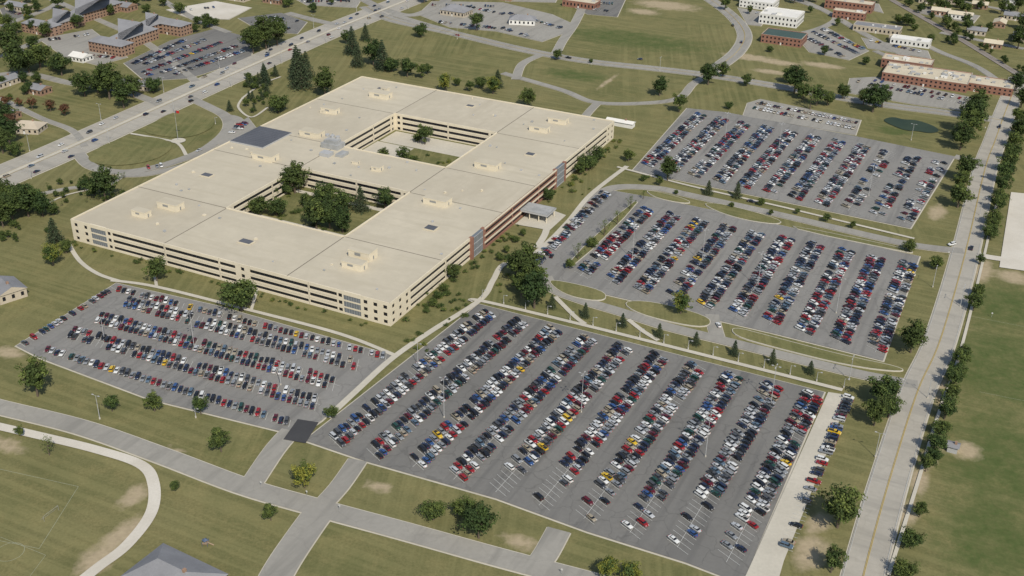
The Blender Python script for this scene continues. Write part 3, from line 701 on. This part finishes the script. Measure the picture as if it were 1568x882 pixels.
def pine_mesh(name,seed):
    global rng; rng=np.random.RandomState(seed); mb=MB(); h=16
    mb.cyl((0,0,-.1),(0,0,h),.25,.04,'bark',6)
    tiers=15
    for i in range(tiers):
        f=i/(tiers-1); z=1.0+f*(h-1.6); r=5*(1-f)**.85+.35
        nb=int(5+9*(1-f))
        for j in range(nb):
            a=2*math.pi*(j+rng.rand()*.7)/nb; rr_=r*rng.uniform(.8,1.1)
            for q in (.35,.65,.95):
                p=Vector((math.cos(a)*rr_*q,math.sin(a)*rr_*q,z-q*r*.22)); leaf_cloud(mb,p,.55+.35*(1-f),9,.62,'pine' if rng.rand()<.65 else 'pineb',.5)
            mb.cyl((0,0,z),(math.cos(a)*rr_*.9,math.sin(a)*rr_*.9,z-r*.2),.05,.015,'bark',4,False)
    return mb.mesh(name)
def shrub_mesh(name,seed,keys):
    global rng; rng=np.random.RandomState(seed); mb=MB()
    for i in range(14):
        p=Vector((rng.normal()*.45,rng.normal()*.45,.35+rng.rand()*1.0)); leaf_cloud(mb,p,.5,26,.26,keys[i%3])
        mb.cyl((0,0,-.05),p,.04,.015,'bark',4,False)
    return mb.mesh(name)
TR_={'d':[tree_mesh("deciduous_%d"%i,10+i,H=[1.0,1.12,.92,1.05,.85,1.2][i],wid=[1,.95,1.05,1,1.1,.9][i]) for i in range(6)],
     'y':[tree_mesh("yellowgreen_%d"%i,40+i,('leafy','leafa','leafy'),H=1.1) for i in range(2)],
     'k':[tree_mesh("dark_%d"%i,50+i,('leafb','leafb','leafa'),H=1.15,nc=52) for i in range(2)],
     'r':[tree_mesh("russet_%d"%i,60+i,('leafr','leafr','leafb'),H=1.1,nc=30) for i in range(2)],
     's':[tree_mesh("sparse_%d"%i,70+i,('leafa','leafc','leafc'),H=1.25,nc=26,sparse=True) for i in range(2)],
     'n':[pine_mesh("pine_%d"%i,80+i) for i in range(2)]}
SH=[shrub_mesh("shrub_%d"%i,90+i,[('leafa','leafb','leafc'),('leafa','leafa','leafb'),('leafc','leafy','leafa')][i]) for i in range(3)]
NM={'d':'deciduous_tree','y':'deciduous_tree','k':'deciduous_tree','r':'russet_tree','s':'young_tree','n':'spruce_tree'}
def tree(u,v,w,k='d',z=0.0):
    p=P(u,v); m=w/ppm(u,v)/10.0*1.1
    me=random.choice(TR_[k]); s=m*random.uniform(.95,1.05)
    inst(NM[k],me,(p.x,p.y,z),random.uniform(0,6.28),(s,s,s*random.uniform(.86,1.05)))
T=[(58,607,50),(172,630,26),(237,630,30),(308,635,28),(339,692,36),(467,747,42,'y'),(415,797,28),(508,640,24),(32,668,18),(76,697,26,'s'),(268,752,18),
(664,796,40),(706,790,36),(733,824,54,'k'),(720,806,40),(930,887,36,'y'),(965,892,36,'y'),
(1350,622,54),(1338,652,42,'k'),(1360,640,36),(1282,808,66),(1272,877,38),(1382,884,40),(1392,838,34),(1407,792,24),(1394,540,48,'k'),(1042,482,32,'y'),
(1417,722,26),(1432,695,36),(1428,708,28),(1440,667,32),(1446,642,34),(1453,614,32),(1458,596,30),(1463,582,32),(1468,565,30),(1471,552,26),(1490,475,30),(1496,455,22),(1500,405,16),(1513,366,26),(1517,356,24),(1520,345,28),(1526,324,28),(1529,312,26),(1531,300,30),(1536,281,30),(1541,264,30),(1546,245,28),(1551,226,28),(1556,207,26),(1560,190,24),
(1485,207,44,'k'),(1470,230,38,'k'),(1478,218,40),(1492,184,40,'k'),(1466,318,38),(1475,278,38,'k'),(1468,296,28),(1432,412,26),(1392,386,22),(962,247,20),(1022,277,32,'k'),(1040,172,28),(1010,147,28,'k'),(1084,130,32,'k'),(1106,118,22),(1143,132,20),(1216,143,36,'k'),(1207,128,26),(1228,152,26),(1240,168,32,'s'),(1250,162,28),(1267,162,24),(1290,152,26),(1336,172,38,'k'),(1350,165,30),(1322,160,24),(1115,167,14),(1562,212,30,'k'),(1563,165,28,'k'),(1556,190,24),
(802,432,52,'k'),(818,472,52,'k'),(790,422,38),(812,450,46,'k'),(798,455,34),
(695,428,28),(680,447,16),(663,470,16),(765,400,14),(776,388,14),(790,372,14),(801,362,12),(840,307,22),(898,262,30),(888,268,20),(915,250,24),(905,256,22),(670,458,16),
(241,431,38,'d'),(370,476,62),(85,372,26,'n'),(82,407,30,'y'),(102,388,22),(162,308,42,'k'),(20,340,44,'k'),(44,332,48,'k'),(66,332,34,'k'),(5,348,40,'k'),(30,322,40),(10,318,36,'k'),(56,318,30),(82,330,22),(130,293,22),(145,300,20),
(452,297,42,'k'),(497,320,42,'d'),(526,322,36),(553,324,28,'n'),(485,352,46),(505,352,38,'k'),(525,358,38,'k'),(424,332,34),(398,332,34,'d'),(362,326,30),(505,306,24),(590,322,32),(415,305,22),(380,327,28),(440,300,20),(470,318,24),
(651,222,30),(617,250,24),(588,243,18),(640,218,16),(632,256,18),
(426,172,34),(407,130,20,'n'),(462,135,36,'n'),(470,120,26,'n'),(455,110,24,'n'),(352,170,12,'n'),(498,147,38,'k'),(455,122,26,'n'),(540,83,26,'n'),(548,102,22,'n'),(572,100,36,'k'),(586,107,26,'n'),(600,110,24),(624,118,28),(646,120,20),(645,57,24),(730,47,24),(755,144,26,'y'),(735,135,20),(682,140,24,'y'),(808,164,26),(762,134,18,'n'),(905,97,8),(853,92,18),(720,140,16),(655,114,16),(700,132,14),(530,68,20),(560,62,16,'n'),
(62,105,42),(30,118,48,'k'),(18,92,40,'k'),(45,112,36),(95,116,34),(130,148,38,'k'),(168,152,50,'k'),(190,166,38,'k'),(205,150,32,'k'),(150,142,34),(180,140,34),(235,142,28),(15,220,40,'k'),(8,195,36,'k'),(25,240,26),(5,235,34,'k'),(120,44,22),(70,58,24),(408,76,42,'k'),(388,82,34,'k'),(425,70,36,'k'),(385,70,28),(402,60,26),(276,22,20),(250,10,16),(170,24,16),(50,75,24),(85,108,26),
(50,168,18,'r'),(78,171,18,'r'),(100,178,18,'r'),(30,164,14,'r'),(10,164,16,'r'),(18,200,22,'r'),
(1558,75,30,'k'),(1480,20,16),(1532,22,20),(1510,10,20),(1490,2,20),(1555,140,26,'k'),(1565,45,24),(1320,10,14),(1345,5,14),(1240,20,10),(1282,40,12),(1400,48,12),(1425,65,14),
(1148,22,12),(1178,80,12),(1262,85,14),(1325,100,14),(205,10,18),(225,20,14),(300,50,14),(140,12,20),(12,45,24),(45,30,20),(90,15,22),(330,40,14),(480,20,16),(440,12,16),(508,8,14),
(985,305,12,'s'),(965,322,18,'s'),(945,345,20,'s'),(925,362,20,'s'),(905,380,20),(885,398,22,'s'),(872,412,18)]
T+= [(x,y,15,'n') for x,y in ((845,472),(896,486),(953,500),(1009,516),(1065,528),(1124,544),(1182,557),(1240,572),(1084,298),(1128,303))]
for t in T: tree(*t)
for q in [(1035,298),(1165,315),(1220,328),(1265,340),(1305,350),(1120,318),(1180,330),(1010,285),(985,278)]: tree(q[0],q[1],random.uniform(9,14))
random.seed(11)
for k in range(60):
    u=random.uniform(0,190); v=300+ (u/190)*-20+random.uniform(-8,26)
    if v<330-(u)*.12: tree(u,v,random.uniform(6,11),random.choice('dds'))
for k in range(34): tree(random.uniform(372,425),random.uniform(112,176),random.uniform(6,13),random.choice('dnd'))
for k in range(14): tree(random.uniform(0,90),random.uniform(345,372),random.uniform(6,12),random.choice('dds'))
for (u0,v0,u1,v1,n) in ((0,0,60,60,10),(180,0,250,20,6),(1400,0,1568,20,16),(1440,30,1568,70,12),(1210,-2,1300,8,5),(0,125,60,160,6),(640,0,700,8,3),(1100,0,1140,20,2),(1350,30,1400,44,4),(940,-4,1000,2,3),(400,0,540,12,5),(300,34,360,46,4)):
    for k in range(n): tree(random.uniform(u0,u1),random.uniform(v0,v1),random.uniform(10,20),random.choice('ddk'))
for k in range(30):
    f=k/29
    if random.random()<.6: tree(1568-238*f+random.uniform(4,10),118-140*f+random.uniform(-2,2),random.uniform(6,13),'k')
def shrub(p,s=1.6):
    inst("shrub",random.choice(SH),(p.x,p.y,.0),random.uniform(0,6.28),(s,s,s*random.uniform(.7,1)))
for k in range(60):
    t=random.uniform(5,TR-5)
    if abs(t-ST(824,321,5)[1])<16: continue
    shrub(W(random.uniform(2.5,9),t),random.uniform(.9,2.0))
for k in range(40): shrub(W(random.uniform(SL,-2),random.uniform(-7,-2)),random.uniform(.8,1.5))
for k in range(40): shrub(W(random.uniform(s0+3,s1-3),random.uniform(t0+3,t1-3),),random.uniform(1,2.4))
for k in range(20): shrub(W(random.uniform(s0+32,s1-3),random.uniform(t2+3,t3-26),),random.uniform(1,2))
for k in range(60): shrub(P(random.uniform(640,720),random.uniform(430,500))if k%2 else P(*random.choice([(870,345),(880,300),(900,285),(780,425),(775,440),(650,520),(640,530),(1000,270),(760,395)]))+Vector((random.uniform(-6,6),random.uniform(-6,6),0)),random.uniform(.8,1.8))
# ------------------------------------------------------------------ street furniture
def lamp_mesh(name,h,arms):
    mb=MB(); mb.cyl((0,0,0),(0,0,.8),.35,.35,'conc',10); mb.cyl((0,0,.8),(0,0,h),.16,.08,'metal',8)
    for k in range(arms):
        a=2*math.pi*k/arms; d=Vector((math.cos(a),math.sin(a),0))
        mb.cyl((0,0,h-.1),d*1.3+Vector((0,0,h+.1)),.05,.05,'metal',5)
        mb.obox(d*1.3,d,Vector((-d.y,d.x,0)),(-.1,.8),(-.22,.22),(h+.02,h+.22),'metal')
    return mb.mesh(name)
LM=[lamp_mesh("mast_lamp",20,4),lamp_mesh("lot_lamp",12,2),lamp_mesh("path_lamp",5,1)]
for u,v,k in [(890,632,0),(298,536,0),(1075,402,0),(1192,232,0),(1300,582,1),(153,642,1),(1428,440,1),(640,560,1),(1180,620,0),(680,640,0),(1080,700,0),(1330,300,0),(1280,480,0),(430,590,1),(160,520,1),(968,398,0),(700,60,1),(1010,110,1),(1250,158,1),(300,640,2),(1395,215,1),(1160,440,0),(1110,215,0),(330,190,2),(1340,700,1),(1420,610,1),(1470,470,1),(1500,330,1)]:
    p=P(u,v); inst("street_lamp",LM[k],(p.x,p.y,.1),ANG1+random.choice([0,1.57]))
for k in range(24):
    p,d=along(hw,k/23*tot); n=Vector((d.y,-d.x,0)); inst("street_lamp",LM[1],tuple(p+n*(18.5 if k%2 else -18.5)),math.atan2(d.y,d.x)+1.57)
for k in range(16):
    a=P(735,460).lerp(P(1290,598),k/15); inst("street_lamp",LM[2],tuple(a+E2*2.5),ANG1)
fp=P(273,216); mb=MB(); mb.cyl((0,0,0),(0,0,.6),1.6,1.6,'conc',16); mb.cyl((0,0,.6),(0,0,22),.16,.06,'metal',8); mb.cyl((0,0,22),(0,0,22.2),.15,.15,'metal',8)
for k in range(6): mb.face([(.1+k*.5,math.sin(k*.9)*.15,20),(.6+k*.5,math.sin((k+1)*.9)*.15,19.95),(.6+k*.5,math.sin((k+1)*.9)*.15,21.8),(.1+k*.5,math.sin(k*.9)*.15,21.85)],'lampr' if k>1 else 'rdark')
o=mb.obj("flagpole"); o.location=fp
pave("flag_plaza",[fp+Vector((math.cos(a)*5,math.sin(a)*5,0)) for a in [i*math.pi/8 for i in range(16)]],'conc',0,0,True)
mb=MB()
for y in (-3.6,3.6): mb.cyl((0,y,0),(0,y,2.4),.05,.05,'mech',6); mb.cyl((0,y,2.4),(-1.6,y,0),.04,.04,'mech',6)
mb.cyl((0,-3.6,2.4),(0,3.6,2.4),.05,.05,'mech',6); mb.cyl((-1.6,-3.6,.05),(-1.6,3.6,.05),.04,.04,'mech',6)
o=mb.obj("football_goal"); o.location=P(79,790); o.rotation_euler=(0,0,ANG1)
mb=MB(); Xa=Vector((1,0,0)); Ya=Vector((0,1,0))
for x in (-1,1):
    for y in (-1,1): mb.cyl((x,y,0),(x,y,2.6),.08,.08,'blue',6)
mb.obox(Vector((0,0,0)),Xa,Ya,(-1,1),(-1,1),(1.2,1.3),'redp'); mb.cyl((0,0,2.5),(0,0,3.3),1.3,.05,'blue',4); mb.cyl((1,0,1.3),(3,0,.2),.25,.25,'redp',8)
o=mb.obj("playground_tower"); o.location=P(315,835)
mb=MB(); mb.cyl((0,0,0),(0,0,2.2),.05,.05,'metal',6); mb.obox(Vector((0,0,0)),Xa,Ya,(-.35,.35),(.051,.08),(2,2.8),'white'); sg=mb.mesh("traffic_sign")
for u,v in ((1500,392),(1452,392),(1382,588),(470,760),(520,782),(400,746),(1370,600),(905,102),(1508,200),(1290,612),(860,880),(1518,486)):
    p=P(u,v); inst("traffic_sign",sg,(p.x,p.y,0),ANG1)
# ------------------------------------------------------------------ light
az=math.radians(160); el=math.radians(45)
S=Vector((math.sin(az)*math.cos(el),math.cos(az)*math.cos(el),math.sin(el)))
sl=bpy.data.lights.new("sun",'SUN'); sl.energy=4.3; sl.angle=math.radians(.5); sl.color=(1,.94,.84)
so=bpy.data.objects.new("sun",sl); so.rotation_euler=(-S).to_track_quat('-Z','Y').to_euler(); so.location=(0,0,500); col.objects.link(so)
w=bpy.data.worlds.new("World"); scene.world=w; w.use_nodes=True; nt=w.node_tree
sk=nt.nodes.new('ShaderNodeTexSky'); sk.sky_type='NISHITA'; sk.sun_disc=False; sk.sun_elevation=el; sk.sun_rotation=az
bg=nt.nodes['Background']; bg.inputs['Strength'].default_value=.12; nt.links.new(sk.outputs[0],bg.inputs['Color'])
scene.view_settings.view_transform='Standard'; scene.view_settings.look='None'; scene.view_settings.exposure=0
